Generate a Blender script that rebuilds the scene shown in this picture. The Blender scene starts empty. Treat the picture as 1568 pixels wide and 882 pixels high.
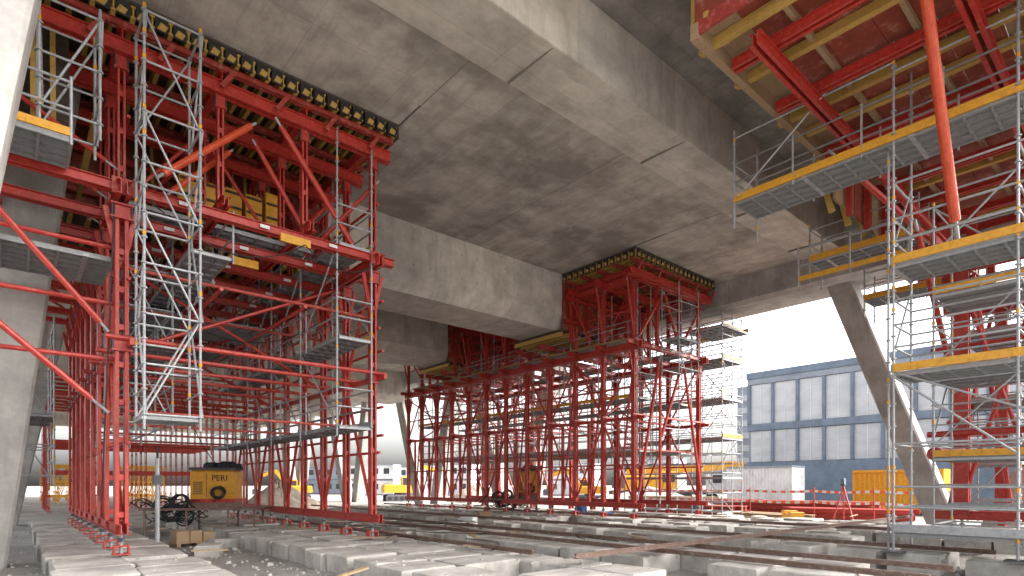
import bpy, math, random, bmesh
from mathutils import Vector, Matrix
random.seed(7)
R=random.random
def U(a,b): return a+(b-a)*R()
sc=bpy.context.scene
# ---------------------------------------------------------------- materials
def newmat(name):
    m=bpy.data.materials.new(name); m.use_nodes=True
    nt=m.node_tree; b=nt.nodes["Principled BSDF"]
    return m,nt,b
def N(nt,t,**k):
    n=nt.nodes.new(t)
    for a,v in k.items(): setattr(n,a,v)
    return n
def objco(nt):
    g=N(nt,'ShaderNodeNewGeometry'); return g.outputs['Position']
def noise(nt,co,scale,detail=4,rough=.6,scl=None):
    n=N(nt,'ShaderNodeTexNoise'); n.inputs['Scale'].default_value=scale
    n.inputs['Detail'].default_value=detail; n.inputs['Roughness'].default_value=rough
    if scl:
        mp=N(nt,'ShaderNodeMapping'); mp.inputs['Scale'].default_value=scl
        nt.links.new(co,mp.inputs[0]); co=mp.outputs[0]
    nt.links.new(co,n.inputs['Vector']); return n.outputs['Fac']
def ramp(nt,f,stops):
    r=N(nt,'ShaderNodeValToRGB'); e=r.color_ramp.elements
    while len(e)<len(stops): e.new(.5)
    for i,(p,c) in enumerate(stops):
        e[i].position=p; e[i].color=(c[0],c[1],c[2],1) if not isinstance(c,(int,float)) else (c,c,c,1)
    nt.links.new(f,r.inputs[0]); return r.outputs[0]
def mix(nt,f,a,b,mode='MIX'):
    m=N(nt,'ShaderNodeMix',data_type='RGBA',blend_type=mode)
    if isinstance(f,(int,float)): m.inputs[0].default_value=f
    else: nt.links.new(f,m.inputs[0])
    for s,v in ((6,a),(7,b)):
        if isinstance(v,tuple): m.inputs[s].default_value=(v[0],v[1],v[2],1)
        else: nt.links.new(v,m.inputs[s])
    return m.outputs[2]
def bump(nt,b,h,st=.3,d=.02):
    n=N(nt,'ShaderNodeBump'); n.inputs['Strength'].default_value=st; n.inputs['Distance'].default_value=d
    nt.links.new(h,n.inputs['Height']); nt.links.new(n.outputs[0],b.inputs['Normal'])
def painted(name,col,rough=.45,dirt=(.30,.24,.19),amt=.35,metal=0,scale=2.2):
    m,nt,b=newmat(name); co=objco(nt)
    f2=noise(nt,co,scale*4,3,.75)
    dk=tuple(c*.7 for c in col)
    c=mix(nt,ramp(nt,f2,[(.3,0),(.6,1)]),dk,col)
    d=ramp(nt,f2,[(.55,0),(.75,amt)])
    c=mix(nt,d,c,dirt)
    nt.links.new(c,b.inputs['Base Color'])
    b.inputs['Roughness'].default_value=rough+.08
    b.inputs['Metallic'].default_value=metal
    return m
def concrete(name,col,panel=None,stain=.5,rough=.85,mort=.6,pm=.6,streak=None,bigs=.34,bst=.25):
    m,nt,b=newmat(name); co=objco(nt)
    big=noise(nt,co,bigs,5,.68); mid=noise(nt,co,1.1,6,.7); fine=noise(nt,co,14,4,.7)
    dk=tuple(c*.45 for c in col); lt=tuple(min(1,c*1.2) for c in col)
    c=mix(nt,ramp(nt,mid,[(.3,0),(.7,1)]),dk,lt)
    c=mix(nt,.4,c,tuple(col))
    s=ramp(nt,big,[(.45,0),(.62,stain)])
    c=mix(nt,s,c,(col[0]*.40,col[1]*.39,col[2]*.38))
    if streak:
        st=noise(nt,co,1,4,.7,streak); c=mix(nt,ramp(nt,st,[(.5,0),(.68,.5)]),c,(col[0]*.5,col[1]*.48,col[2]*.46))
    c=mix(nt,ramp(nt,fine,[(.62,0),(.78,.35)]),c,dk)
    if panel:
        br=N(nt,'ShaderNodeTexBrick'); br.offset=0 if len(panel)<4 else panel[3]
        mp=N(nt,'ShaderNodeMapping'); mp.inputs['Rotation'].default_value=panel[2]
        nt.links.new(co,mp.inputs[0]); nt.links.new(mp.outputs[0],br.inputs['Vector'])
        br.inputs['Scale'].default_value=1; br.inputs['Brick Width'].default_value=panel[0]; br.inputs['Row Height'].default_value=panel[1]
        br.inputs['Mortar Size'].default_value=.012; br.inputs['Mortar Smooth'].default_value=.6
        br.inputs['Color1'].default_value=(.84,.84,.85,1); br.inputs['Color2'].default_value=(1.07,1.06,1.04,1); br.inputs['Mortar'].default_value=(mort,mort,mort,1)
        c=mix(nt,pm,c,br.outputs['Color'],'MULTIPLY')
    nt.links.new(c,b.inputs['Base Color']); b.inputs['Roughness'].default_value=rough
    b.inputs['Specular IOR Level'].default_value=.25
    bump(nt,b,fine,bst,.01)
    return m
RED=painted('red_paint',(.44,.032,.02),.38,(.34,.19,.15),.5)
RED2=painted('red_paint_worn',(.35,.042,.028),.55,(.36,.28,.23),.75)
ORANGE=painted('orange_red_paint',(.55,.066,.02),.38,(.3,.15,.1),.3)
GALV=painted('galvanised_steel',(.38,.39,.405),.42,(.26,.24,.22),.4,.35)
DECKM=painted('deck_metal',(.30,.305,.31),.55,(.24,.2,.16),.7,.25,3)
YEL=painted('yellow_paint',(.68,.33,.02),.45,(.36,.26,.13),.45)
GIRD=painted('yellow_timber',(.50,.32,.075),.65,(.2,.13,.07),.8,0,3)
WOOD=painted('timber',(.36,.245,.14),.75,(.18,.14,.1),.85,0,3)
PLY=painted('red_plywood',(.28,.055,.03),.55,(.46,.30,.22),.6,0,.8)
DPLY=painted('dark_plywood',(.07,.052,.04),.7,(.18,.14,.11),.5)
BLACK=painted('black_rubber',(.02,.02,.022),.6,(.1,.09,.08),.3)
RUST=painted('rusty_rail_steel',(.21,.135,.105),.5,(.36,.33,.30),.7,.3)
WHITE=painted('white_paint',(.70,.70,.71),.5,(.62,.61,.6),.2,0,.15)
DARKST=painted('dark_steel',(.1,.1,.11),.5,(.2,.17,.15),.4,.4)
JOINT=painted('dark_concrete_joint',(.20,.185,.165),.9,(.1,.09,.08),.6)  # dark tone of the construction joint strips on the concrete underside
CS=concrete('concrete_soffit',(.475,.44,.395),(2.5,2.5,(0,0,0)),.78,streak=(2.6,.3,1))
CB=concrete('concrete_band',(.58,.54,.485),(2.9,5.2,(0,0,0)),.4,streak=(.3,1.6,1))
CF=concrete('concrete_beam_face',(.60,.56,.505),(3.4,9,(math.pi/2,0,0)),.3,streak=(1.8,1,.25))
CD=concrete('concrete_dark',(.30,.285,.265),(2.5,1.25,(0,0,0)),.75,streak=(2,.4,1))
CL=concrete('concrete_leg',(.43,.415,.395),None,.5,streak=(1.5,1.5,.2))
CBL=concrete('concrete_block',(.52,.49,.45),None,.55,.9,bigs=.9,streak=(.7,2.2,1),bst=.6)
def groundmat():
    m,nt,b=newmat('site_ground'); co=objco(nt)
    a=noise(nt,co,.25,4,.65); f=noise(nt,co,3,6,.75); g=noise(nt,co,28,4,.7)
    c=ramp(nt,a,[(.36,(.27,.245,.22)),(.5,(.39,.36,.325)),(.66,(.50,.465,.425))])
    c=mix(nt,ramp(nt,f,[(.42,0),(.62,.65)]),c,(.25,.23,.21))
    c=mix(nt,ramp(nt,g,[(.5,0),(.7,.5)]),c,(.54,.51,.47))
    nt.links.new(c,b.inputs['Base Color']); b.inputs['Roughness'].default_value=.95
    ad=N(nt,'ShaderNodeMath',operation='ADD'); nt.links.new(f,ad.inputs[0]); nt.links.new(g,ad.inputs[1])
    bump(nt,b,ad.outputs[0],.9,.08); return m
GROUND=groundmat()
def facademat():
    m,nt,b=newmat('louvred_glazing'); co=objco(nt)
    w=N(nt,'ShaderNodeTexWave'); w.wave_type='BANDS'; w.bands_direction='Z'; w.inputs['Scale'].default_value=1.6
    nt.links.new(co,w.inputs['Vector'])
    f=noise(nt,co,.3,4,.6,(1,1,2.5))
    c=mix(nt,w.outputs['Fac'],(.42,.44,.47),(.53,.545,.56))
    c=mix(nt,ramp(nt,f,[(.4,0),(.65,.6)]),c,(.30,.33,.37))
    nt.links.new(c,b.inputs['Base Color']); b.inputs['Roughness'].default_value=.25
    return m
GLAZ=facademat()
BLUE=painted('blue_grey_cladding',(.14,.185,.25),.5,(.2,.22,.25),.2,0,.2)
BLUE2=painted('light_blue_grey',(.25,.29,.345),.5,(.3,.3,.3),.2,0,.2)
GLASS=painted('dark_glass',(.04,.05,.06),.12,(.1,.1,.1),.1)
TAPE=painted('orange_tape',(.8,.12,.04),.5,(.6,.3,.2),.2)
SAND=painted('sand',(.42,.36,.29),.9,(.32,.26,.2),.7,0,1)
BBLUE=painted('blue_plastic',(.03,.12,.35),.4,(.1,.15,.2),.2)
# ---------------------------------------------------------------- mesh builder
class B:
    def __init__(s): s.v=[];s.f=[];s.mi=[];s.m=[]
    def mat(s,m):
        if m not in s.m: s.m.append(m)
        return s.m.index(m)
    def add(s,vs,fs,m):
        o=len(s.v); k=s.mat(m); s.v.extend([tuple(x) for x in vs])
        for f in fs: s.f.append(tuple(i+o for i in f)); s.mi.append(k)
    def tube(s,p,q,r,m,n=7,r2=None):
        p=Vector(p);q=Vector(q);d=q-p
        if d.length<1e-5: return
        d.normalize(); a=d.orthogonal().normalized(); c=d.cross(a); r2=r if r2 is None else r2
        vs=[]
        for k in range(n):
            t=2*math.pi*k/n; e=a*math.cos(t)+c*math.sin(t); vs.append(p+e*r)
        for k in range(n):
            t=2*math.pi*k/n; e=a*math.cos(t)+c*math.sin(t); vs.append(q+e*r2)
        fs=[(k,(k+1)%n,n+(k+1)%n,n+k) for k in range(n)]+[tuple(range(n))[::-1],tuple(range(n,2*n))]
        s.add(vs,fs,m)
    def path(s,pts,r,m,n=6):
        for a,b in zip(pts,pts[1:]): s.tube(a,b,r,m,n)
    def beam(s,p,q,w,h,m,up=(0,0,1),off=0,offz=0):
        p=Vector(p);q=Vector(q);d=(q-p)
        if d.length<1e-5: return
        d.normalize(); up=Vector(up)
        if abs(d.dot(up))>.98: up=Vector((0,1,0)) 
        a=d.cross(up).normalized(); c=a.cross(d).normalized()
        vs=[]
        for e in (p,q):
            for i,j in ((-1,-1),(1,-1),(1,1),(-1,1)):
                vs.append(e+a*(i*w/2+off)+c*(j*h/2+offz))
        s.add(vs,[(3,2,1,0),(4,5,6,7),(0,1,5,4),(1,2,6,5),(2,3,7,6),(3,0,4,7)],m)
    def ibeam(s,p,q,w,h,m):
        t=h*.09
        s.beam(p,q,w,t,m,offz=h/2-t/2); s.beam(p,q,w,t,m,offz=-h/2+t/2); s.beam(p,q,w*.16,h-2*t-.002,m)
    def dbl(s,p,q,w,h,m):
        for sg in (-1,1):
            s.beam(p,q,w*.08,h*.9,m,off=sg*w*.2)
            s.beam(p,q,w*.32,h*.06,m,off=sg*w*.34,offz=h*.47); s.beam(p,q,w*.32,h*.06,m,off=sg*w*.34,offz=-h*.47)
    def box(s,x0,x1,y0,y1,z0,z1,m):
        s.add([(x0,y0,z0),(x1,y0,z0),(x1,y1,z0),(x0,y1,z0),(x0,y0,z1),(x1,y0,z1),(x1,y1,z1),(x0,y1,z1)],
              [(3,2,1,0),(4,5,6,7),(0,1,5,4),(1,2,6,5),(2,3,7,6),(3,0,4,7)],m)
    def cbox(s,x0,x1,y0,y1,z0,z1,m,c=.03,rot=0,jit=0):
        cx,cy=(x0+x1)/2,(y0+y1)/2
        def ring(i,z): return [(x0+i,y0+i,z),(x1-i,y0+i,z),(x1-i,y1-i,z),(x0+i,y1-i,z)]
        vs=ring(0,z0)+ring(0,z1-c)+ring(c,z1)
        o=[]
        for (x,y,z) in vs:
            x+=U(-jit,jit);y+=U(-jit,jit);z+=U(-jit,jit)*.5
            dx,dy=x-cx,y-cy
            o.append((cx+dx*math.cos(rot)-dy*math.sin(rot),cy+dx*math.sin(rot)+dy*math.cos(rot),z))
        fs=[(3,2,1,0),(8,9,10,11)]
        for k in (0,4):
            for i in range(4): fs.append((k+i,k+(i+1)%4,k+4+(i+1)%4,k+4+i))
        s.add(o,fs,m)
    def prism_u(s,poly,u0,u1,m):
        n=len(poly); vs=[(u0,a,b) for a,b in poly]+[(u1,a,b) for a,b in poly]
        s.add(vs,[(i,(i+1)%n,n+(i+1)%n,n+i) for i in range(n)]+[tuple(range(n))[::-1],tuple(range(n,2*n))],m)
    def done(s,name,parent=None,bevel=0,smooth=False):
        me=bpy.data.meshes.new(name); me.from_pydata(s.v,[],s.f)
        for m in s.m: me.materials.append(m)
        me.polygons.foreach_set('material_index',s.mi)
        me.update()
        bm=bmesh.new(); bm.from_mesh(me); bmesh.ops.recalc_face_normals(bm,faces=bm.faces); bm.to_mesh(me); bm.free()
        ob=bpy.data.objects.new(name,me); sc.collection.objects.link(ob)
        if parent: ob.parent=parent
        if bevel:
            md=ob.modifiers.new('b','BEVEL'); md.width=bevel; md.segments=1; md.limit_method='ANGLE'
        return ob
def empty(name,loc=(0,0,0)):
    e=bpy.data.objects.new(name,None); sc.collection.objects.link(e); e.empty_display_size=.3
    return e
# ---------------------------------------------------------------- scaffold parts
def platform(b,u0,u1,v0,v1,z,m=DECKM,toe=None,along=None):
    lu,lv=u1-u0,v1-v0
    along=along or ('v' if lv>lu else 'u')
    w=lu if along=='v' else lv; n=max(1,round(w/.33)); pw=w/n
    L=lv if along=='v' else lu
    for i in range(n):
        if along=='v': b.box(u0+i*pw+.012,u0+(i+1)*pw-.012,v0,v1,z-.03,z,m)
        else: b.box(u0,u1,v0+i*pw+.012,v0+(i+1)*pw-.012,z-.03,z,m)
        for sg in (.03,pw-.03):
            if along=='v': b.beam((u0+i*pw+sg,v0,z-.065),(u0+i*pw+sg,v1,z-.065),.02,.07,m)
            else: b.beam((u0,v0+i*pw+sg,z-.065),(u1,v0+i*pw+sg,z-.065),.02,.07,m)
    k=int(L/.45)
    for i in range(k+1):
        a=i*L/max(1,k); mm=GALV if i%5==0 else m; ww=.09 if i%5==0 else .045
        if along=='v': b.beam((u0,v0+a,z-.07),(u1,v0+a,z-.07),ww,.06,mm)
        else: b.beam((u0+a,v0,z-.07),(u0+a,v1,z-.07),ww,.06,mm)
def rail(b,p,q,z,m=GALV,toe=YEL,hs=(.5,1.0),posts=True,sp=2.0):
    p=Vector((p[0],p[1],z));q=Vector((q[0],q[1],z))
    for h in hs: b.tube(p+Vector((0,0,h)),q+Vector((0,0,h)),.024,m)
    if toe: b.beam(p+Vector((0,0,.08)),q+Vector((0,0,.08)),.03,.15,toe)
    if posts:
        n=max(1,round((q-p).length/sp))
        for i in range(n+1):
            c=p.lerp(q,i/n); b.tube(c-Vector((0,0,.15)),c+Vector((0,0,1.1)),.025,m)
def standard(b,u,v,z0,z1,m=GALV):
    b.tube((u,v,z0),(u,v,z1),.026,m,8)
    z=z0+.3
    while z<z1:
        b.tube((u,v,z-.012),(u,v,z+.012),.058,m,8)
        if R()<.3: b.tube((u,v,z+.05),(u,v,z+.13),.034,YEL,6)
        z+=.5
def scaffold(b,us,vs,z0,z1,lift=2.0,dg=.5,plats=(),toe=YEL,extra=True):
    for u in us:
        for v in vs: standard(b,u,v,z0,z1)
    z=z0+.3; L=[]
    while z<z1: L.append(z); z+=lift
    for z in L:
        for hh in ((0,.5,1.0) if extra else (0,)):
            if z+hh>z1: continue
            for u in us: b.tube((u,vs[0],z+hh),(u,vs[-1],z+hh),.023,GALV)
            if hh!=.5:
                for v in vs: b.tube((us[0],v,z+hh),(us[-1],v,z+hh),.023,GALV)
    for z,zn in zip(L,L[1:]):
        for u in us:
            for a,c in zip(vs,vs[1:]):
                if R()<dg:
                    if R()<.5:a,c=c,a
                    b.tube((u+.04,a,z),(u+.04,c,zn),.022,GALV)
        for v in vs:
            for a,c in zip(us,us[1:]):
                if R()<dg:
                    if R()<.5:a,c=c,a
                    b.tube((a,v+.04,z),(c,v+.04,zn),.022,GALV)
    for z in plats: platform(b,us[0],us[-1],vs[0],vs[-1],z)
def post(b,u,v,z0,z1,w=.2,m=RED):
    for sg in (-1,1): 
        b.box(u+sg*w*.30-w*.12,u+sg*w*.30+w*.12,v-w/2,v+w/2,z0,z1,m)
    z=z0+.3
    while z<z1:
        b.box(u-w*.17,u+w*.17,v-w*.35,v+w*.35,z,z+.12,m); z+=.8
def node(b,u,v,z,w=.3,m=RED):
    b.box(u-w/2,u+w/2,v-w/2,v+w/2,z-.16,z-.13,m); b.box(u-w/2,u+w/2,v-w/2,v+w/2,z+.13,z+.16,m)
    b.box(u-w*.36,u+w*.36,v-w*.36,v+w*.36,z-.128,z+.128,m)
    for i in (-1,1):
        for j in (-1,1): b.tube((u+i*w*.42,v+j*w*.42,z-.2),(u+i*w*.42,v+j*w*.42,z+.2),.014,DARKST,5)
def jack(b,u,v):
    b.box(u-.16,u+.16,v-.13,v+.13,.0,.025,RED)
    b.tube((u,v,.02),(u,v,.5),.035,GALV,8)
    b.tube((u,v,.28),(u,v,.36),.07,DARKST,8)
    for sg in (-1,1): b.box(u+sg*.13-.015,u+sg*.13+.015,v-.1,v+.1,.025,.17,RED)
    b.box(u-.145,u+.145,v-.1,v+.1,.17,.2,RED)
def prop(b,p,q,r,m=RED):
    p=Vector(p);q=Vector(q); a=p.lerp(q,.06); c=p.lerp(q,.94)
    b.tube(p,a,r*.45,GALV,6); b.tube(a,c,r,m,8); b.tube(c,q,r*.45,GALV,6)
def girder_edge(g,p0,p1,z0=11.3,z1=11.62,axis='u',fix=0,t=.03):
    n=int((p1-p0)/.34)
    for k in range(n):
        c=p0+(k+.5)*(p1-p0)/n
        if axis=='u':
            g.box(c-.125,c+.125,fix-t,fix+.02,z0,z1,BLACK)
            y=fix-t-.006; o=U(-.03,.03)
            g.add([(c-.1+o,y,z0+.04),(c+.05+o,y,z0+.02),(c+.11+o,y,z0+.15),(c-.03+o,y,z0+.2)],[(0,1,2,3)],GIRD)
        else:
            g.box(fix-t,fix+.02,c-.125,c+.125,z0,z1,BLACK)
            x=fix-t-.006; g.add([(x,c-.1,z0+.04),(x,c+.05,z0+.02),(x,c+.11,z0+.15),(x,c-.03,z0+.2)],[(0,1,2,3)],GIRD)
def topz(v):
    if 19.5<=v<=23 or 29.2<=v<=32.5: return 9.1
    return 11.7
def carriage(name,u0,u1,vs,d0,d1,vd,mids=(),far=False,beam_ext=(.6,.6),pw=.2):
    root=empty(name)
    b=B()
    for u in (u0,u1)+tuple(mids):
        for i,v in enumerate(vs):
            w=pw if u==u0 else .2
            jack(b,u,v); post(b,u,v,.5,7.5,w); node(b,u,v,4.5,w+.1); node(b,u,v,7.3,w+.14)
            for sg in (-1,1): b.beam((u+sg*.05,v,6.3),(u+sg*.28,v,7.4),.05,.1,RED)
    b.done('legs',root)
    b=B()
    for u in (u0,u1)+tuple(mids):
        a,c=vs[0]-.5,vs[-1]+.4
        b.dbl((u,a,.56),(u,c,.56),.26,.22,RED)
        b.dbl((u,a,7.7),(u,c,7.7),.26,.3,RED)
        b.beam((u+.14,a,4.5),(u+.14,c,4.5),.09,.14,RED)
        for z in (2.4,5.9): b.tube((u+.12,a+.3,z),(u+.12,c,z),.04,RED)
        for i,(p,q) in enumerate(zip(vs,vs[1:])):
            if i%2==0: b.tube((u,p,.7),(u,q,4.4),.05,RED); b.tube((u,q,4.6),(u,p,7.5),.05,RED)
            else: b.tube((u,q,.7),(u,p,4.4),.05,RED); b.tube((u,p,4.6),(u,q,7.5),.05,RED)
    b.done('longitudinal_beams',root)
    b=B()
    for i,v in enumerate(vs):
        e0,e1=beam_ext
        b.dbl((u0-e0,v-.17,7.78),(u1+e1,v-.17,7.78),.24,.2,RED)
        b.tube((u0-.3,v-.16,4.62),(u1+.3,v-.16,4.62),.055,RED)
        if i%2==0 :
            b.tube((u0,v+.1,3.1),(u1,v+.1,3.1),.035,RED2)
            b.tube((u0,v+.1,6.2),(u1,v+.1,6.2),.04,RED2)
        if i in (0,):
            pass
        elif i%3==1:
            b.tube((u0,v+.14,4.6),(u1,v+.14,7.5),.045,RED); 
        elif i%3==2: b.tube((u1,v+.14,4.6),(u0,v+.14,7.5),.045,RED)
        for u in (u0,u1): b.box(u-.2,u+.2,v-.31,v-.3,7.6,7.95,RED2)
        for k in range(3):
            uu=u0+(k+.6)*(u1-u0)/3.4; b.box(uu,uu+.22,v-.298,v-.294,7.74,7.82,WHITE)
    b.done('cross_beams',root)
    b=B(); g=B()
    um=[u0,u0+(u1-u0)*.33,u0+(u1-u0)*.67,u1]
    for i,v in enumerate(vs):
        t=topz(v); zt=t-.9
        if t<10:
            b.dbl((d0,v,8.5),(d1,v,8.5),.22,.24,RED)
            continue
        b.dbl((d0+.1,v-.1,zt),(d1-.1,v-.1,zt),.26,.3,RED)
        for u in um:
            post(b,u,v,7.9,zt-.16,.17); node(b,u,v,zt-.28,.26)
        for a,c in zip(um,um[1:]):
            s=(a,c) if R()<.5 else (c,a)
            if i>0: prop(b,(s[0],v+.08,8.0),(s[1],v+.08,zt-.2),.05)
        prop(b,(u0,v,8.2),(d0+.3,v,zt-.15),.05); 
        if d1-u1>1: prop(b,(u1,v,8.2),(d1-.3,v,zt-.15),.06)
    zones=[]; 
    for a,c in ((vd[0],19.45),(23.05,29.15),(32.55,50)):
        a2,c2=max(a,vd[0]),min(c,vd[1])
        if c2-a2>.8: zones.append((a2,c2))
    for a,c in zones:
        for u in um: b.ibeam((u,a+.2,11.06),(u,c-.05,11.06),.16,.26,RED)
        for zz in (9.4,):
            for u in (u0,u1): b.tube((u+.12,a+.3,zz),(u+.12,c,zz),.04,RED)
        n=int((c-a)/.95)
        for k in range(n+1):
            v=a+.25+k*(c-a-.5)/max(1,n); b.dbl((d0+.02,v,11.26),(d1-.02,v,11.26),.16,.13,RED2)
        nu=int((d1-d0)/.34)
        for k in range(nu+1):
            u=d0+.06+k*(d1-d0-.12)/nu
            g.beam((u,a,11.36),(u,c,11.36),.09,.045,GIRD); g.beam((u,a,11.58),(u,c,11.58),.09,.045,GIRD)
            g.beam((u,a,11.47),(u,c,11.47),.03,.17,GIRD)
        g.box(d0-.03,d1+.03,a-.02,c,11.63,11.68,DPLY)
        if a==vd[0]:
            girder_edge(g,d0,d1,fix=a)
            girder_edge(g,a,c,axis='v',fix=d0-.01)
        else: g.box(d0-.045,d0-.005,a,c,11.3,11.6,GIRD)
        g.box(d1+.005,d1+.045,a,c,11.3,11.6,DPLY)
    for (a,c) in ((19.5,23),(29.2,32.5)):
        if c<vd[1]:
            nu=int((d1-d0)/.4)
            for k in range(nu+1):
                u=d0+.06+k*(d1-d0-.12)/nu; g.beam((u,a,8.85),(u,c,8.85),.08,.2,GIRD)
            g.box(d0,d1,a-.1,c,8.98,9.05,DPLY)
            for k in range(int((d1-d0)/1.2)+1):
                u=d0+.3+k*1.2
                if u<d1-.1:
                    b.dbl((u,a-.35,8.4),(u,a-.35,10.9),.14,.16,RED); prop(b,(u,a-1.6,8.1),(u,a-.45,10.3),.05)
            b.dbl((d0,a-.28,9.4),(d1,a-.28,9.4),.12,.16,RED); b.dbl((d0,a-.28,10.5),(d1,a-.28,10.5),.12,.16,RED)
            g.box(d0,d1,a-.08,a-.02,9.06,11.3,PLY)
    b.done('upper_frame',root); g.done('formwork_deck',root)
    return root
# ================================================================= CONCRETE STRUCTURE
br=empty('concrete_viaduct')
b=B(); UL,UR=-5,27
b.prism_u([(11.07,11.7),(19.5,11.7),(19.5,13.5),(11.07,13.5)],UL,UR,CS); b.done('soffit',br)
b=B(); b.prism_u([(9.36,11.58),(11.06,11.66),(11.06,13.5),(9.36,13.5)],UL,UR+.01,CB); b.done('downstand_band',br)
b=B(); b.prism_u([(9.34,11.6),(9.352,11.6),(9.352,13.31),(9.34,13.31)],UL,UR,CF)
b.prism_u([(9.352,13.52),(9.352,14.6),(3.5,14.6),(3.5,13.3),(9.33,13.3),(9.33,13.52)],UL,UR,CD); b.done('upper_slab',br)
b=B(); y0=19.51
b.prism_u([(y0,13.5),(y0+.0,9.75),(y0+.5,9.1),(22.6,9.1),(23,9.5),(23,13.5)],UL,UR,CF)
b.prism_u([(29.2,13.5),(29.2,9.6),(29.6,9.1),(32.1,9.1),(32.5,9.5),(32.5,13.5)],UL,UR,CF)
for v in (46,60,76,92): b.prism_u([(v,13.5),(v,9.6),(v+.4,9.1),(v+2.8,9.1),(v+3.2,9.5),(v+3.2,13.5)],UL,UR,CF)
b.done('cross_beams',br)
b=B()
for a,c in ((23.01,29.19),(32.51,110)): b.prism_u([(a,11.7),(c,11.7),(c,13.49),(a,13.49)],UL,UR,CS)
b.done('far_soffit',br)
b=B()
prof=[(27.01,10.55),(27.3,10.4),(30.5,10.75),(30.5,14.4),(27.01,14.4)]
n=len(prof); vs=[(p[0],-6,p[1]) for p in prof]+[(p[0],110,p[1]) for p in prof]
b.add(vs,[(i,(i+1)%n,n+(i+1)%n,n+i) for i in range(n)]+[tuple(range(n)),tuple(range(n,2*n))],CL)
b.done('edge_beam',br)
b=B()
b.box(8.27,8.29,11.1,19.45,11.692,11.702,JOINT); b.box(8.25,8.285,13.3,14.6,11.685,11.703,DARKST)
b.box(20.04,20.06,11.1,19.45,11.692,11.702,JOINT); b.box(20.01,20.05,13.6,15.2,11.685,11.703,DARKST)
b.box(14.2,14.215,11.1,19.45,11.693,11.702,JOINT)
for u in (3.2,9.4,14.9,20.6,25.4): b.box(u-.012,u+.012,9.4,11.0,11.574,11.64,JOINT)
for k in range(40):
    u=-3+k*.78
    for z in (10.1,11.1):
        if k%3: b.tube((u,y0-.004,z),(u,y0+.05,z),.025,DARKST,8)
b.done('joints',br)
def leg(p,q,w0,d0,w1,d1,name='concrete_pier'):
    b=B(); p=Vector(p);q=Vector(q); vs=[]
    for e,w,d in ((p,w0,d0),(q,w1,d1)):
        for i,j in ((-1,-1),(1,-1),(1,1),(-1,1)):
            vs.append((e.x+i*w/2,e.y+j*d/2,e.z))
    b.add(vs,[(3,2,1,0),(4,5,6,7),(0,1,5,4),(1,2,6,5),(2,3,7,6),(3,0,4,7)],CL)
    return b.done(name,None,.06)
leg((-2.0,11.2,-.6),(.1,11.2,13.2),1.7,1.2,1.7,1.2)
leg((-.95,18.3,-.6),(.55,18.3,13.2),1.6,1.1,1.9,1.3)
leg((-.5,36,-.6),(1.6,36,11.9),1.2,1.2,1.7,1.2)
leg((-.5,54,-.6),(1.6,54,11.9),1.2,1.2,1.7,1.2)
leg((-.5,72,-.6),(1.6,72,11.9),1.2,1.2,1.7,1.2)
leg((28.7,6.0,-.6),(28.5,9.95,10.7),.8,1.05,1.2,1.0)
leg((28.9,4.6,-.6),(28.7,-.5,10.7),.9,1.2,1.3,1.1)
for v in (33,45,61,78):
    leg((29,v+1.2,-.6),(28.8,v+4.6,10.6),1.0,1.2,1.4,1.2)
    leg((29,v-1.2,-.6),(28.8,v-4.6,10.6),1.0,1.2,1.4,1.2)
# ================================================================= CARRIAGES
VS1=[14.8+1.68*i for i in range(9)]
c1=carriage('shoring_carriage',1.74,7.63,VS1,-3.0,8.2,(14.4,28.9),beam_ext=(3.6,.55),pw=.28)
VS2=[15.8+1.76*i for i in range(12)]
c2=carriage('shoring_carriage',20.9,26.2,VS2,20.1,26.5,(15.1,35.4),beam_ext=(.7,.6))
b=B()
for u in (-1.9,-.3,3.7,5.7): 
    b.dbl((u,14.3,8.05),(u,28,8.05),.2,.22,RED)
    b.tube((u,14.7,6.1),(u,28,6.1),.045,RED)
for z in (5.3,3.7,2.9,6.7): b.tube((7.9,14.7,z),(7.9,28,z),.04,RED)
for z in (4.2,5.4,6.6): b.tube((-3.5,15.0,z),(1.7,15.0,z),.05,RED)
prop(b,(-.9,14.5,7.5),(1.5,14.6,4.7),.06); prop(b,(-3.2,14.5,7.3),(1.5,14.6,3.0),.06)
prop(b,(2.25,13.9,7.9),(4.4,14.5,10.2),.075,ORANGE); prop(b,(2.6,14.8,8.0),(4.1,15.3,9.8),.065,ORANGE)
prop(b,(4.9,14.6,10.6),(7.1,14.7,7.9),.075,RED); prop(b,(4.6,15.4,10.3),(6.1,15.2,7.9),.065,RED)
prop(b,(6.2,16.4,7.9),(7.9,14.9,10.2),.06,RED)
for k in range(9):
    u=-2.6+k*1.25; b.beam((u,14.5,10.75),(u+.28,14.5,11.2),.08,.1,RED2)
b.box(5.0,5.75,14.5,14.56,7.55,7.75,YEL); b.box(4.3,4.9,15.9,15.98,7.2,7.4,YEL)
for k in range(6): b.ibeam((-3.2+k*.9,14.45,9.2+.0*k),(-3.2+k*.9,19.2,9.2),.1,.2,GIRD)
for k in range(14): b.beam((1.9+k*.36,18.9,8.5),(1.9+k*.36,19.3,11.2),.08,.2,GIRD)
for k in range(12): b.beam((-2.9+k*.32,15.2,8.3),(-2.9+k*.32,15.6,11.2),.09,.16,GIRD)
b.box(-3,.9,15.7,15.75,8.3,11.2,DPLY)
for k in range(5): b.cbox(3.3+k*.55,3.75+k*.55,17.2,17.5,8.9,9.7+U(0,.3),YEL,.04); b.box(3.32+k*.55,3.73+k*.55,17.14,17.19,9.2,9.25,DPLY); b.box(3.32+k*.55,3.73+k*.55,17.14,17.19,9.6,9.65,DPLY)
b.box(3.1,6.2,16.9,17.8,8.84,8.89,DPLY)
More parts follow.
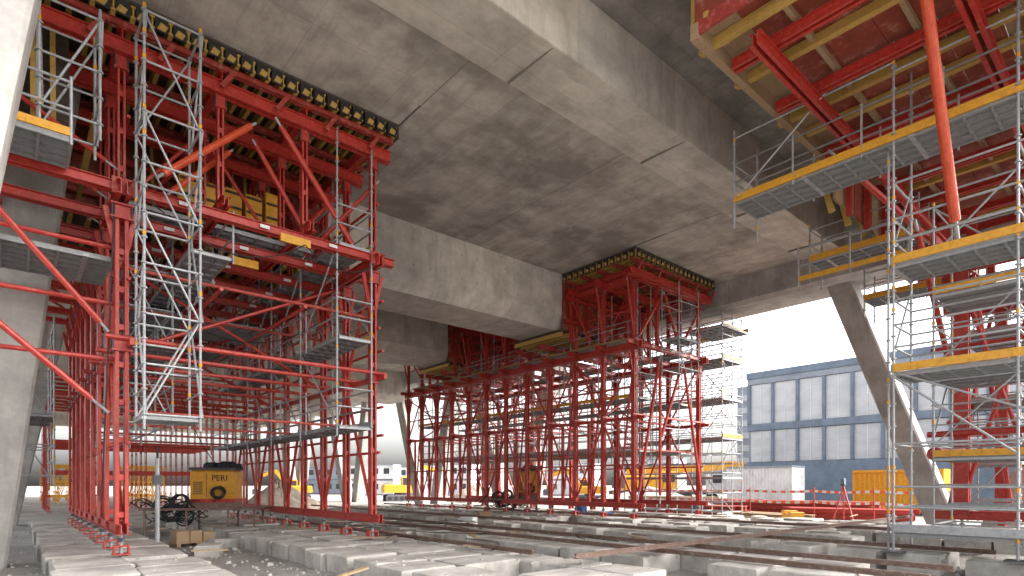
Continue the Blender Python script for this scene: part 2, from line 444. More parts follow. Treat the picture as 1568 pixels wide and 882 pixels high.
# hanging cables and hoses
for (p,q,sag) in (((2.2,14.4,7.6),(5.6,14.5,7.6),.7),((5.6,14.5,7.6),(7.6,14.6,7.6),.4),((1.6,14.6,7.4),(1.4,15.0,.8),.0),((3.0,18,6.4),(7.3,18,6.6),.8),((4.5,23,4.5),(5.8,23.2,2.1),.3)):
    p=Vector(p);q=Vector(q); b.path([p.lerp(q,t/10)-Vector((0,0,sag*4*(t/10)*(1-t/10))) for t in range(11)],.016,BLACK,5)
b.done('outer_braces',c1)
s=B()
scaffold(s,[1.95,2.95],[13.35,14.35],2.6,11.0,2.0,.9,(2.9,),extra=True)
scaffold(s,[.35,1.25],[13.5,14.4],8.1,10.6,2.0,.9,(),extra=True)
platform(s,-3.4,.8,13.3,14.5,7.9); rail(s,(-3.4,13.3),(.8,13.3),7.9)
platform(s,-3.4,1.6,15,17,6.4,along='u')
for z in (3.1,5.5,8.0):
    platform(s,6.55,7.45,14.6,27.5,z)
    rail(s,(7.5,14.6),(7.5,27.5),z,toe=YEL if z>5 else GALV); rail(s,(6.5,14.6),(6.5,27.5),z,toe=None)
    s.tube((6.5,14.6,z+1),(7.5,14.6,z+1),.024,GALV); s.tube((6.5,14.6,z+.5),(7.5,14.6,z+.5),.024,GALV)
for v in [14.6+2.58*i for i in range(6)]:
    for u in (6.5,7.5): standard(s,u,v,2.8,11.0 if v<19 else 8.7)
for i,(v) in enumerate([14.6+2.58*i for i in range(5)]):
    s.tube((6.5,v,3.1),(6.5,v+2.58,5.4),.022,GALV); s.tube((6.5,v+2.58,5.6),(6.5,v,7.9),.022,GALV)
    s.tube((7.5,v,5.6),(7.5,v+2.58,7.9),.022,GALV)
platform(s,2.0,6.4,16,17.4,8.15); platform(s,2.0,6.4,19.5,22,6.6); platform(s,2,6.4,24,26,6.6); platform(s,2.1,3.1,16,27,4.9)
platform(s,3.0,3.9,14.7,24,6.9); rail(s,(3.95,14.7),(3.95,24),6.9)
scaffold(s,[2.2,3.2],[17.5,20,22.5,25],2.8,8.6,2.0,.7,())
for z in (5,7): rail(s,(3.2,17.5),(3.2,26),z)
scaffold(s,[.0,1.0],[24,26,28],1.5,7,2,.7,(3.8,))
s.done('access_scaffold',c1)
s=B()
for z in (3.1,5.5,8.0):
    platform(s,21.4,22.2,15.9,34.5,z); rail(s,(21.3,15.9),(21.3,34.5),z,toe=YEL if z==5.5 else GALV)
    platform(s,24.7,25.6,15.9,34.5,z); rail(s,(25.7,15.9),(25.7,34.5),z)
for i in range(9):
    v=15.9+i*2.3
    for u in (21.3,22.3,24.6,25.7): standard(s,u,v,2.5,10.8 if topz(v)>10 else 8.6)
    s.tube((21.3,v,3.1),(21.3,v+2.3,5.4),.022,GALV)
    s.tube((22.3,v+2.3,5.6),(22.3,v,7.9),.022,GALV)
    s.tube((21.3,v,4.2),(25.7,v,4.2),.022,GALV); s.tube((21.3,v,6.6),(25.7,v,6.6),.022,GALV)
scaffold(s,[26.9,27.9,28.9],[14.9,16.6,18.8,21],-.2,10.2,2.0,.6,(1.9,3.9,5.9,7.9))
for z in (3.9,7.9,9.5): s.beam((26.9,14.86,z+.08),(28.9,14.86,z+.08),.03,.15,YEL)
scaffold(s,[22.6,24.2],[14.6,15.5],6.5,10.6,2.0,.6,(8.2,))
platform(s,26.6,29.2,14.7,16.8,9.5); s.box(29.22,29.26,14.7,19,9.5,9.72,YEL)
s.box(20.45,20.7,16,34,7.95,8.0,WOOD); s.tube((20.5,16,8.5),(20.5,34,8.5),.02,GALV)
s.done('access_scaffold',c2)
b=B()
for k in range(5):
    u=20.3+k*1.5; b.beam((u,15.15,10.75),(u+.25,15.15,11.2),.08,.1,RED2)
b.dbl((20.9,15.4,10.7),(20.9,19,10.7),.26,.3,RED); b.dbl((20.0,15.35,10.75),(26.6,15.35,10.75),.26,.3,RED)
for (p,q) in (((20.9,15.6,8),(22.9,15.6,10.5)),((24.2,15.6,8),(22.9,15.6,10.5)),((24.2,15.6,8),(26.2,15.6,10.5)),((20.9,15.6,.8),(22.6,15.6,7.5)),((26.2,15.6,.8),(24.5,15.6,7.5)),((22.6,15.6,.6),(22.6,15.6,7.6)),((24.5,15.6,7.5),(22.6,15.6,3.5))):
    prop(b,p,q,.07)
for i in range(11):
    v=VS2[i]+.88; post(b,20.9,v,.6,4.4,.12)
    b.tube((20.95,VS2[i],7.4),(20.95,v,.8),.05,RED)
b.done('outer_braces',c2)
# ---- C3 (right, near)
c3=empty('shoring_carriage')
b=B(); g=B()
LEGS=[(21.1,4.1),(21.1,2.3),(21.1,.5),(27,4.1),(27,2.3),(27,.5),(21.1,-1.5)]
for (u,v) in LEGS:
    jack(b,u,v); post(b,u,v,.5,7.9,.34,RED); node(b,u,v,3.2,.46); node(b,u,v,7.6,.5); node(b,u,v,.8,.45)
for u in (21.1,27):
    b.dbl((u,-4,.6),(u,4.8,.6),.3,.26,RED); b.dbl((u,-4,7.95),(u,5.2,7.95),.3,.34,RED); b.tube((u-.2,-4,3.0),(u-.2,4.9,3.0),.09,RED)
    b.tube((u+.16,-4,5.6),(u+.16,4.9,5.6),.06,RED)
for v in (4.1,2.3,.5): 
    b.dbl((19.0,v+.22,8.2),(29,v+.22,8.2),.26,.3,RED); b.tube((20.6,v+.2,3.3),(27.5,v+.2,3.3),.08,RED)
    b.tube((21.1,v+.3,.8),(27,v+.3,7.6),.07,RED); b.tube((27,v-.25,.8),(21.1,v-.25,7.6),.07,RED)
b.tube((21.1,4.1,1),(21.1,2.3,7.4),.06,RED); b.tube((21.1,2.3,1),(21.1,4.1,7.4),.06,RED)
b.tube((12.2,3.0,11.3),(14.85,3.0,7.0),.1,ORANGE,14); b.tube((14.85,3,7.0),(15.2,3,6.43),.05,GALV,8)
b.tube((20.2,4.2,6.4),(20.9,4.4,7.6),.16,RED2,12)
b.tube((18.2,4.1,2.3),(21.3,4.1,2.5),.13,RED2,12); b.tube((18.15,4.1,2.3),(18.22,4.1,2.305),.18,RED,12)
prop(b,(17.2,4.3,8.2),(20.9,4.2,4.2),.08); prop(b,(16.0,5.9,10.2),(21.0,4.1,7.9),.08)
prop(b,(21.1,4.1,8.1),(18.6,5.6,10.5),.09);prop(b,(21.1,4.1,8.1),(23.6,5.6,10.5),.09)
prop(b,(21.1,2.3,8.1),(18.6,1.6,10.5),.09)
for v in (5.7,2.6,-.6): b.dbl((11.6,v,10.75),(29,v,10.75),.24,.28,RED)
for u in (12.4,14.6,17.6,19.4,21.1,23.2,25.2,27): b.dbl((u,-3,11.02),(u,6.6,11.02),.24,.22,RED)
for (u,v) in ((21.1,4.4),(24,4.4),(27,4.4),(21.1,1.2),(17.6,1.2),(27,1.2)): post(b,u,v,8.1,10.6,.26)
for u in (11.7,13.3,15.6,16.6,18.5,20.3,22.2,24.2,26.2): g.beam((u,-3,11.24),(u,7.0,11.24),.16,.2,GIRD)
g.beam((11.0,6.75,11.2),(28,6.75,11.2),.16,.34,WOOD); g.beam((11.05,6.5,11.45),(28,6.5,11.45),.1,.12,GIRD)
for k in range(11): g.box(11.2,28.5,-3+k*.9,-3+(k+1)*.9-.012,11.36+.002*(k%2),11.42,PLY if k%5 else WOOD)
for v in (5.2,3.6,2.0): g.beam((11.3,v,11.28),(28,v,11.28),.1,.14,WOOD)
g.beam((11.1,-3,11.3),(11.1,6.8,11.3),.08,.3,RED2)
for k in range(6): g.box(17.6+k*1.5,19.0+k*1.5,6.3,6.36,9.6,11.0,PLY if k%2 else WOOD); b.dbl((18.3+k*1.5,6.18,9.3),(18.3+k*1.5,6.18,11.2),.12,.14,RED)
for k in range(7): g.beam((17.9+k*1.3,6.5,9.4),(17.9+k*1.3,6.9,11.1),.1,.16,GIRD)
g.box(11.3,28,6.85,6.91,11.4,13.28,PLY)
for k in range(40): g.beam((11.4+k*.42,6.98,11.5),(11.4+k*.42,6.98,13.25),.07,.12,GIRD)
g.box(11.22,11.28,-3,6.85,11.44,13.28,PLY)
b.done('steel_frame',c3); g.done('formwork_deck',c3)
s=B()
for (ua,ub,z,va,vb) in ((14.8,16.1,9.2,-3,7.84),(20.0,21.0,8.95,4.9,7.95),(25.6,26.8,8.9,4.5,8.1)):
    platform(s,ua,ub,va,vb,z)
    for u in (ua,ub): rail(s,(u,va),(u,vb),z,hs=(.5,1.0),sp=1.6)
    s.beam((ua-.03,va,z+.0),(ua-.03,vb,z+.0),.05,.1,YEL)
    for h in (.5,1.0,): s.tube((ua,vb,z+h),(ub,vb,z+h),.024,GALV)
    s.beam((ua,vb,z+.08),(ub,vb,z+.08),.03,.15,WOOD)
    for (u,v) in ((ua,vb),(ub,vb)): standard(s,u,v,z-.75,z+1.9 if ua<15 else z+1.2)
s.tube((14.8,7.84,9.2),(14.8,5.2,11.2),.024,GALV); s.tube((14.8,7.8,10.9),(14.8,4.1,10.9),.024,GALV)
for z in (9.7,10.2,10.7,11.2): s.tube((14.8,-3,z),(14.8,7.84 if z<10.6 else 4.1,z),.024,GALV)
rail(s,(19.0,4.9),(19.0,7.9),8.0,toe=YEL)
T=[14.8,16.1]; TV=[4.1,2.0,-.2]
for u in T:
    for v in TV: standard(s,u,v,0,12.0 if u<15 else 11.3)
standard(s,15.15,4.3,0,9.2); 
for z in (.45,4.0,6.4): 
    platform(s,14.8,16.1,-3,4.1,z)
    s.beam((14.76,-3,z+.09),(14.76,4.1,z+.09),.04,.17,YEL if z>1 else GALV)
    s.beam((14.8,4.14,z+.09),(16.1,4.14,z+.09),.04,.17,GALV)
for z in (.45,1.0,1.45,4.55,5.05,5.6,6.4,6.9,7.4,2.4,8.2):
    for u in T: s.tube((u,-3,z),(u,4.1,z),.024,GALV)
    for v in TV: s.tube((14.8,v,z),(16.1,v,z),.024,GALV)
s.tube((14.8,4.1,4.0),(14.8,-.2,2.0),.024,GALV); s.tube((14.8,4.1,3.9),(14.8,2.0,2.1),.024,GALV);s.tube((16.1,4.1,6.4),(16.1,2.0,8.4),.024,GALV)
for z in (4.4,6.8): s.tube((14.8,4.1,z),(16.1,4.1,z+1.7),.022,GALV)
for v in (4.1,2.0): s.box(14.6,15.0,v-.2,v+.2,-.01,.02,DARKST)
scaffold(s,[17.6,19.4],[4.0,2.0,0],.2,8.6,2.0,.5,(2.2,4.2,6.3))
scaffold(s,[22.5,24.5,26],[4.6,3.0],.2,8.6,2.0,.5,(2.2,4.2,6.3))
for z in (2.2,4.2,6.3): 
    s.beam((17.56,-1,z+.08),(17.56,4,z+.08),.04,.16,YEL)
    s.beam((22.5,4.65,z+.08),(26,4.65,z+.08),.04,.16,YEL)
s.done('access_scaffold',c3)
cf=empty('distant_shoring_frame'); b=B()
for i in range(4):
    for j in range(4):
        for o in (2.2,9.0):
            u=o+i*1.1; v=72+j*3; post(b,u,v,-.45,3.4,.16,YEL)
            if i<3: b.tube((u,v,-.2),(u+1.1,v,3.3),.05,YEL)
for j in range(4):
    for z in (.3,1.8,3.4):
        for o in (2.2,9.0): b.beam((o,72+3*j,z),(o+3.3,72+3*j,z),.14,.18,YEL)
for i in range(5):
    for j in range(6): post(b,1.8+i*2.8,50+j*2.2,-.45,10.6 if j%2 else 9,.16,RED); 
for j in range(6):
    for z in (2.4,4.5,7.7,9): b.beam((1.8,50+j*2.2,z),(13,50+j*2.2,z),.14,.18,RED)
b.done('frame',cf)
# ================================================================= GROUND
b=B(); b.box(-900,900,-900,900,-.9,-.45,GROUND); b.done('ground')
blk=empty('concrete_sleeper_blocks'); b=B()
rows=[(.5,1.7,2,31),(1.75,2.95,5,31),(5.3,6.5,5.5,31),(6.55,7.9,4,31),(7.95,8.9,6,31),
      (10.1,11.5,2,40),(11.6,12.9,4,40),(15.0,16.8,-4,36),(18.1,19.0,6,38),(20.2,21.2,-3,38),(21.25,22.3,-3,38),(24.4,25.4,-3,38),(26.0,27.3,-3,38)]
for (a,c,v0,v1) in rows:
    v=v0; k=0
    while v<v1:
        L=U(.95,1.25); gap=U(.06,.12) if R()<.6 else U(.2,.5)
        if R()>.05:
            dz=U(-.07,.0); j=U(-.07,.07)
            b.cbox(a+j,c+j,v,v+L,-.5,dz-.003,CBL,.022,U(-.025,.025),.018)
        v+=L+gap
for k in range(45):
    x=U(3,30); y=U(6,34); L=U(.3,.7)
    b.cbox(x-L,x+L,y-.25,y+.25,-.5,U(-.28,-.1),CBL,.02,U(-.3,.3)+(1.57 if R()<.5 else 0),.02)
b.done('blocks',blk)
for (x,y,r) in ((4.1,17.5,1.2),(10,17,.5),(18,12.2,.9),(23.5,11.8,.1),(29,14,.7),(31,17,.2)):
    b=B(); b.cbox(x-.5,x+.5,y-.3,y+.3,-.46,U(-.15,.0),CBL,.03,r,.02); b.done('concrete_block')
def railtrack(name,segs):
    b=B()
    for p,q in segs:
        p=Vector(p);q=Vector(q)
        b.beam(p+Vector((0,0,.008)),q+Vector((0,0,.008)),.12,.015,RUST); b.beam(p+Vector((0,0,.045)),q+Vector((0,0,.045)),.02,.06,RUST); b.beam(p+Vector((0,0,.085)),q+Vector((0,0,.085)),.06,.025,RUST)
    b.done(name)
railtrack('rail_track',[((u,2.5,.0),(u,40,.0)) for u in (10.8,12.3,15.9,21.6)]+[((8.4,9,0),(8.4,30,0))])
railtrack('rail_track',[((8.0,7.4,.1),(29,7.4,.1))])
b=B()
def stone(b,x,y,z,s,m):
    vs=[]
    for i,j,k in ((-1,-1,-1),(1,-1,-1),(1,1,-1),(-1,1,-1),(-1,-1,1),(1,-1,1),(1,1,1),(-1,1,1)):
        f=.65 if k>0 else 1
        vs.append((x+s*i*f*U(.5,1),y+s*j*f*U(.5,1),z+s*(k*.5+.4)*U(.7,1)))
    b.add(vs,[(3,2,1,0),(4,5,6,7),(0,1,5,4),(1,2,6,5),(2,3,7,6),(3,0,4,7)],m)
for k in range(5200):
    u=U(-2,32); v=U(3,34) if R()<.8 else U(3,60); stone(b,u,v,-.45,U(.015,.06)*(1 if R()<.93 else 2.2),CBL if R()<.7 else CL)
for k in range(1400):
    a,c,v0,v1=random.choice(rows); stone(b,U(a,c),U(v0,v1),-.05,U(.01,.04),CL)
b.done('gravel_stones')
b=B()
for k in range(70):
    u=U(3,30);v=U(8,34);t=U(0,3.1);L=U(.4,1.6);z=.03
    b.beam((u,v,z),(u+L*math.cos(t),v+L*math.sin(t),z+U(0,.04)),U(.05,.13),.03,WOOD if R()<.6 else RUST)
b.done('scattered_timber')
b=B()
for k in range(16):
    u=U(7,16); v=U(9,24)
    pts=[]
    a=U(0,6)
    for i in range(14):
        pts.append((u,v,.03)); a+=U(-.5,.5); u+=.25*math.cos(a); v+=.25*math.sin(a)
    b.path(pts,.012,BLACK,5)
b.done('loose_cables')
# small site items
def pallet(x,y,z,ang,load):
    root=empty('timber_pallet'); b=B()
    for k in range(5): b.box(-.6,.6,-.4+k*.17,-.28+k*.17,.12,.145,WOOD)
    for k in (-.55,0,.5): b.box(k,k+.1,-.4,.4,.02,.12,WOOD)
    if load:
        for k in range(3): b.cbox(-.55+k*.38,-.2+k*.38,-.35,.3,.146,.146+U(.25,.5),load,.03,0,.01)
    b.done('slats',root); root.location=(x,y,z); root.rotation_euler=(0,0,ang)
pallet(13.8,19,-.45,.3,WHITE); pallet(17.3,22,-.45,1.1,WOOD); pallet(23.2,19.5,-.45,.2,BBLUE); pallet(29.6,12.6,-.45,.8,YEL); pallet(4.3,20.5,-.45,.1,WOOD)
def drum(x,y,z,m):
    b=B(); b.tube((x,y,z),(x,y,z+.88),.29,m,16)
    for h in (.02,.3,.6,.86): b.tube((x,y,z+h-.015),(x,y,z+h+.015),.305,m,16)
    b.tube((x+.15,y,z+.88),(x+.15,y,z+.91),.04,BLACK,8); b.done('steel_drum')
drum(23.6,21.5,-.45,BBLUE); drum(24.3,22.0,-.45,BBLUE); drum(31.2,19,-.45,DARKST)
def mound(name,x,y,r,h,m=SAND):
    b=B(); n=28; rings=9; vs=[(x,y,-.45+h)]
    for k in range(1,rings+1):
        for i in range(n):
            t=2*math.pi*i/n; rr=r*k/rings*(1+.15*math.sin(3*t+x)+U(-.05,.05)); z=-.47+h*max(0,1-(k/rings))**.9+(U(-.06,.06)*h if k<rings else -.1)
            vs.append((x+rr*math.cos(t),y+rr*math.sin(t),z))
    fs=[(0,1+i,1+(i+1)%n) for i in range(n)]
    for k in range(rings-1):
        for i in range(n): fs.append((1+k*n+i,1+(k+1)*n+i,1+(k+1)*n+(i+1)%n,1+k*n+(i+1)%n))
    b.add(vs,fs,m); b.done(name)
mound('sand_mound',15.6,46,3.2,2.3); mound('sand_mound',12,50,2.6,1.6); mound('gravel_mound',46,33,6,1.8,CBL); mound('sand_mound',40,52,4,2.2)
mound('gravel_mound',36,22,3,.9,CBL)
# ================================================================= GENERATORS
def text(s,loc,rot,size,mat,parent,name='lettering'):
    cu=bpy.data.curves.new(name,'FONT'); cu.body=s; cu.size=size; cu.extrude=.004; cu.align_x='CENTER'
    o=bpy.data.objects.new(name,cu); sc.collection.objects.link(o); o.location=loc; o.rotation_euler=rot; cu.materials.append(mat)
    o.parent=parent
def generator(x,y,z,ang,w=1.5,d=1.0,h=1.2,txt=True):
    root=empty('generator_unit'); b=B()
    b.cbox(-w/2,w/2,-d/2,d/2,.12,h,YEL,.08); b.cbox(-w/2-.04,w/2+.04,-d/2-.04,d/2+.04,h-.02,h+.08,DARKST,.04)
    b.box(-w/2-.02,w/2+.02,-d/2-.02,d/2+.02,0,.13,RED)
    for k in range(7): b.box(-w/2+.1,-w/2+.42,-d/2-.012,-d/2+.0,.3+k*.07,.33+k*.07,BLACK)
    b.box(-.21,-.19,-d/2-.008,-d/2,.2,h-.1,DARKST)
    b.tube((w*.3,0,h+.1),(w*.3,0,h+.32),.05,DARKST,8)
    for q in range(9): b.cbox(-.3+q*.1,.1+q*.1,U(-.4,-.2),U(.2,.4),h+.06,h+U(.14,.34),BLACK,.08,U(-.4,.4),.04)
    b.done('housing',root)
    c=B()
    for cx,cz,rr in ((.25,.36,.22),(-1.05,.05,.26),(-1.6,-.1,.3),(-1.3,-.35,.34),(-.9,-.5,.3)):
        for q in range(6):
            ox,oz,sq=U(-.05,.05),U(-.04,.04),U(.75,1.05); r=rr*U(.85,1.1)
            pts=[(cx+ox+r*math.cos(t*.35),-d/2-.05-q*.03+U(-.01,.01),cz+oz+r*sq*math.sin(t*.35)) for t in range(19)]
            c.path(pts,.022,BLACK,6)
    for q in range(12):
        x0=U(-2.8,-1.6); ph=U(0,6); pts=[(x0+i*.2,-d/2+U(-.3,.2),-.2+.35*math.sin(i*.7+ph)-.1*q/6) for i in range(10)]; c.path(pts,.02,BLACK,5)
    c.done('cable_coils',root)
    t=B(); t.box(-w/2-1.6,w/2+.9,-d/2-.3,d/2+.2,-.28,-.2,RUST); t.box(-w/2,w/2,-d/2,d/2,-.199,-.001,RUST)
    for k in (-2.2,-.8,.6,1.5):
        t.tube((k,-d/2-.2,-.25),(k,-d/2-.2,-1.25),.04,RUST); t.tube((k,d/2,-.25),(k,d/2,-1.25),.04,RUST)
    t.done('stand',root)
    if txt: text('PERI',(.25,-d/2-.006,h*.66),(math.pi/2,0,0),.3,BLACK,root)
    root.location=(x,y,z); root.rotation_euler=(0,0,ang)
generator(5.75,23.5,.85,-.55)
generator(22.4,24.6,.9,-.7,1.3,.9,1.4,False)
b=B(); b.tube((2.9,17.8,-.4),(2.9,17.8,2.2),.06,GALV,10); b.box(2.8,3.0,17.7,17.9,1.5,1.75,DARKST); b.tube((2.9,17.8,2.2),(2.9,17.8,2.5),.03,BLACK); b.done('hydraulic_jack_column')
# ================================================================= BUILDINGS
bd=empty('office_building'); b=B(); u=63; v0,v1=-32,31.8; 
b.box(u+.3,u+26,v0,v1,-.5,13.6,BLUE2); b.box(u-.1,u+26.2,v0-.1,v1+.1,13.4,14.1,BLUE); b.box(u-.05,u+.29,v0,v1,7.55,8.3,BLUE); b.box(u-.05,u+.29,v0,v1,-.5,4.0,BLUE)
b.box(u+.0,u+.28,v0,v1,12.75,13.38,BLUE2)
b.done('walls',bd)
g=B(); f=B(); v=v1-.35
while v>v0+3:
    for (z0,z1) in ((8.32,12.7),(4.05,7.5)):
        g.box(u+.15,u+.28,v-2.35,v-.0,z0,z1,GLAZ)
        f.box(u+.1,u+.148,v-1.2,v-1.14,z0,z1,WHITE)
        f.box(u-.1,u+.27,v-2.65,v-2.35,z0+.002,z1-.002,BLUE)
    v-=2.65
f.box(u-.1,u+.29,v1-.35,v1,8.31,12.72,BLUE)
g.done('glazing',bd); f.done('mullions',bd)
sb=empty('stair_tower_building'); b=B(); b.box(66,80,31.95,34.6,-.5,13.2,BLUE2); 
for k in range(8): b.box(65.95,66,32.1,34.5,1+k*1.5,1.7+k*1.5,GLAZ)
b.done('walls',sb)
def cabin(x,y,L,W,H,mat,ang=0,name='site_container',st=1,win=True):
    root=empty(name); b=B()
    for s in range(st):
        z=s*H
        b.box(-W/2,W/2,-L/2,L/2,z+.02,z+H-.02,mat)
        n=int(L/.3)
        for k in range(n): 
            yy=-L/2+.2+k*(L-.4)/n
            b.box(-W/2-.04,-W/2,yy,yy+.13,z+.2,z+H-.2,mat)
        for sy in (-1,1): b.box(-W/2-.07,-W/2+.1,sy*(L/2-.07)-.08,sy*(L/2-.07)+.08,z,z+H,mat)
        b.box(-W/2-.08,W/2+.05,-L/2-.02,L/2+.02,z+H-.16,z+H+.01,BLUE2 if mat is WHITE else mat); b.box(-W/2-.06,W/2,-L/2-.02,L/2+.02,z+.03,z+.16,DARKST)
        if win:
            for k in range(int(L/2.2)):
                b.box(-W/2-.08,-W/2-.05,-L/2+.8+k*2.2,-L/2+1.9+k*2.2,z+1.1,z+2.1,GLASS)
    b.done('body',root); root.location=(x,y,-.45); root.rotation_euler=(0,0,ang)
cabin(52,24.6,6.0,2.5,3.6,WHITE,0,'shipping_container',1,False); cabin(44,11.7,5.0,2.5,2.9,YEL,0,'shipping_container',1,False)
for (x,y,m,a) in ((60,85,WHITE,.2),(50,97,WHITE,.6),(75,70,WHITE,0),(70,50,WHITE,0),(48,112,BLUE2,.5),(62,100,WHITE,.3)): cabin(x,y,10,3,2.8,m,a,'site_cabin',2)
def stack(x,y,L,ang,n,m,name='steel_beam_stack'):
    root=empty(name); b=B()
    for i in range(n):
        for j in range(5): b.ibeam((-1+j*.42,-L/2+U(-.4,.4),.2+i*.3),(-1+j*.42+U(-.1,.1),L/2+U(-.4,.4),.2+i*.3),.3,.26,m)
    for y2 in (-L/3,L/3): b.box(-1.3,1.1,y2-.1,y2+.1,0,.07,WOOD)
    b.done('beams',root); root.location=(x,y,-.45); root.rotation_euler=(0,0,ang)
stack(38,16,9,.05,3,RED2); stack(34,21,7,-.1,2,RED2); stack(40,22.5,6,.1,3,RUST); stack(35,12,6,.2,2,RED); stack(32.5,15,5,-.3,1,WOOD,'timber_stack')
stack(44,29,7,.4,3,WOOD,'timber_stack')
root=empty('barrier_tape_fence'); b=B()
P=[(33,24),(33.4,20),(33,16.5),(33.3,13),(33,10),(33.2,6.5)]
for i,(x,y) in enumerate(P):
    b.tube((x,y,-.45),(x,y,1.35),.025,RED,6)
    if i<len(P)-1:
        x2,y2=P[i+1]; n=14
        for h in (1.15,.55):
            for k in range(n):
                t0,t1=k/n,(k+1)/n; s0=-.5*t0*(1-t0)*.5; s1=-.5*t1*(1-t1)*.5
                b.beam((x+(x2-x)*t0,y+(y2-y)*t0,h+s0),(x+(x2-x)*t1,y+(y2-y)*t1,h+s1),.006,.13,TAPE if k%2 else WHITE)
b.done('posts_and_tape',root)
root=empty('survey_tripod'); b=B()
for k in range(3):
    a=k*2.1+.3; b.tube((0,0,1.9),(.55*math.cos(a),.55*math.sin(a),0),.035,RED,6)
    b.tube((.3*math.cos(a),.3*math.sin(a),.9),(.3*math.cos(a+2.1),.3*math.sin(a+2.1),.9),.015,RED,6)
b.tube((0,0,1.88),(0,0,1.98),.12,DARKST,10); b.cbox(-.1,.1,-.08,.08,1.98,2.25,BLUE,.03)
b.done('tripod',root); root.location=(30.6,10.6,-.45)
# ================================================================= VEHICLES
def wheel(b,x,y,z,r,w):
    b.tube((x,y-w/2,z),(x,y+w/2,z),r,BLACK,18); b.tube((x,y-w/2-.01,z),(x,y+w/2+.01,z),r*.55,GALV,12)
def crane_truck(x,y,ang):
    root=empty('mobile_crane_truck'); b=B()
    b.box(-5.5,4.2,-1.1,1.1,.95,1.35,DARKST)
    for wx in (-4.4,-3.0,.8,2.2,4.6):
        for sy in (-1,1): wheel(b,wx,sy*1.1,.55,.55,.4)
    poly=[(4.1,1.0),(6.0,1.0),(6.0,2.0),(5.7,3.1),(4.1,3.1)]
    vs=[(p,-1.2,q) for p,q in poly]+[(p,1.2,q) for p,q in poly]; n=5
    b.add(vs,[(i,(i+1)%n,n+(i+1)%n,n+i) for i in range(n)]+[tuple(range(n)),tuple(range(n,2*n))],WHITE)
    b.box(4.5,5.5,-1.22,1.22,2.1,2.9,GLASS); b.beam((6.01,0,2.05),(5.74,0,3.0),2.1,.03,GLASS,up=(1,0,0))
    b.box(5.98,6.06,-1.1,1.1,1.0,1.35,BLACK)
    b.cbox(-4.2,-.4,-1.15,1.15,1.4,2.9,YEL,.15); b.cbox(-5.2,-4.0,-1.2,1.2,1.6,2.8,DARKST,.1)
    b.cbox(-.4,1.2,-1.2,-.2,1.5,3.3,YEL,.15); b.box(-.2,1.0,-1.23,-1.19,2.2,3.1,GLASS)
    b.beam((-3.8,.3,3.2),(6.8,.3,3.9),.7,.8,YEL); b.beam((6.6,.3,3.88),(7.6,.3,3.95),.55,.6,YEL); b.tube((-1,.3,2.2),(1.8,.3,3.2),.15,GALV,10)
    b.beam((7.5,.3,3.9),(7.7,.3,3.3),.4,.3,DARKST)
    for ox in (-4.9,3.3):
        for sy in (-1,1): b.beam((ox,sy*1.0,1.1),(ox,sy*2.4,1.1),.25,.25,YEL); b.tube((ox,sy*2.4,1.1),(ox,sy*2.4,.05),.09,GALV); b.box(ox-.3,ox+.3,sy*2.4-.3,sy*2.4+.3,0,.08,DARKST)
    b.done('body',root); root.location=(x,y,-.45); root.rotation_euler=(0,0,ang)
crane_truck(50,34.0,math.radians(-55))
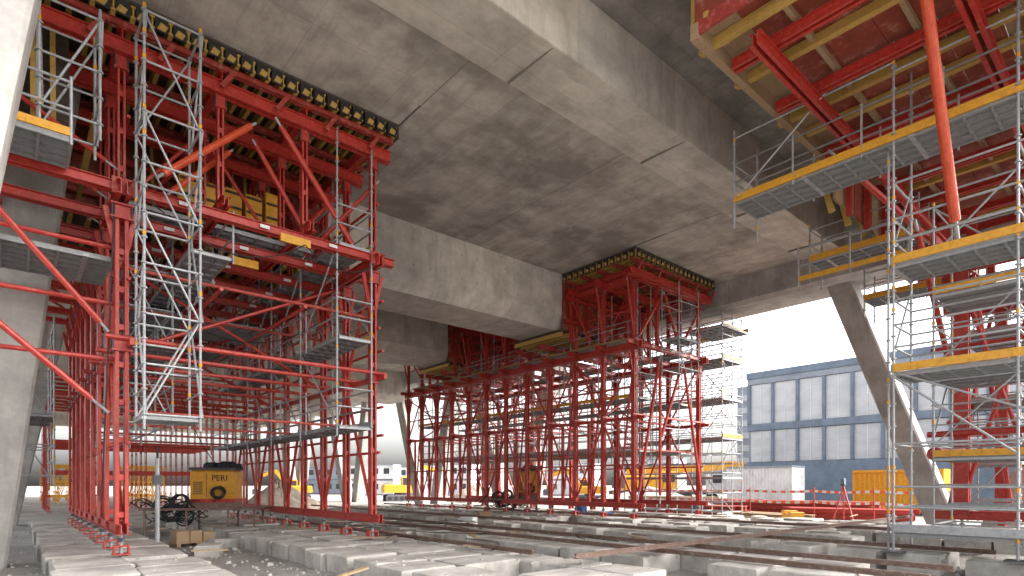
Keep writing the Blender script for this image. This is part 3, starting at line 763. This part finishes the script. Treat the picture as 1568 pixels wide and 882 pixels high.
def excavator(x,y,ang,k=1):
    root=empty('excavator'); b=B()
    for sy in (-1,1):
        b.cbox(-1.8,1.8,sy*1.1-.28,sy*1.1+.28,0,.8,DARKST,.2)
        for t in (-1.4,-.7,0,.7,1.4): b.tube((t,sy*1.1-.3,.35),(t,sy*1.1+.3,.35),.25,BLACK,10)
    b.tube((0,0,.7),(0,0,1.0),.7,DARKST,14)
    b.cbox(-2.0,1.2,-1.25,1.25,1.0,2.0,YEL,.15); b.cbox(.0,1.4,-1.2,-.3,1.1,2.9,YEL,.12); b.box(.15,1.42,-1.22,-.28,1.9,2.75,GLASS)
    b.beam((1.0,.2,1.6),(3.0,.2,4.2),.35,.5,YEL); b.beam((2.9,.2,4.1),(4.9,.2,3.4),.32,.45,YEL); b.beam((4.8,.2,3.6),(5.6,.2,1.6),.28,.36,YEL)
    b.tube((1.4,.2,1.7),(2.5,.2,3.2),.09,GALV,8); b.tube((3.4,.2,4.3),(4.8,.2,3.9),.08,GALV,8)
    b.cbox(5.2,6.0,-.4,.8,.8,1.6,DARKST,.15)
    b.done('body',root); root.location=(x,y,-.45); root.rotation_euler=(0,0,ang); root.scale=(k,)*3
excavator(34.5,60,math.radians(-20)); excavator(28,75,math.radians(160),.9); excavator(50,44,math.radians(120),.9)
# ================================================================= WORLD, SUN, CAMERA
w=bpy.data.worlds.new('World'); sc.world=w; w.use_nodes=True; nt=w.node_tree
bg=nt.nodes['Background']; sky=nt.nodes.new('ShaderNodeTexSky'); sky.sky_type='NISHITA'; sky.sun_disc=False
el=math.radians(32); az=math.atan2(.75,-.66)
sky.sun_elevation=el; sky.sun_rotation=az; sky.air_density=1.2; sky.dust_density=6; sky.ozone_density=1
hs=nt.nodes.new('ShaderNodeHueSaturation'); hs.inputs['Saturation'].default_value=.2
nt.links.new(sky.outputs[0],hs.inputs['Color']); nt.links.new(hs.outputs[0],bg.inputs[0]); bg.inputs[1].default_value=.72
sd=bpy.data.lights.new('sun','SUN'); sd.energy=3.8; sd.angle=math.radians(14); sd.color=(1,.96,.91)
so=bpy.data.objects.new('sun',sd); sc.collection.objects.link(so)
d=Vector((math.sin(az)*math.cos(el),math.cos(az)*math.cos(el),math.sin(el)))
so.rotation_euler=d.to_track_quat('Z','Y').to_euler()
cam=bpy.data.cameras.new('camera'); co=bpy.data.objects.new('camera',cam); sc.collection.objects.link(co)
cam.sensor_width=36; cam.lens=20.2; cam.shift_y=.192; cam.clip_end=3000; cam.clip_start=.05
co.location=(0,0,1.5); co.rotation_euler=(math.pi/2,0,math.radians(-40.93)); sc.camera=co
sc.view_settings.view_transform='Standard'; sc.view_settings.look='None'; sc.view_settings.exposure=0
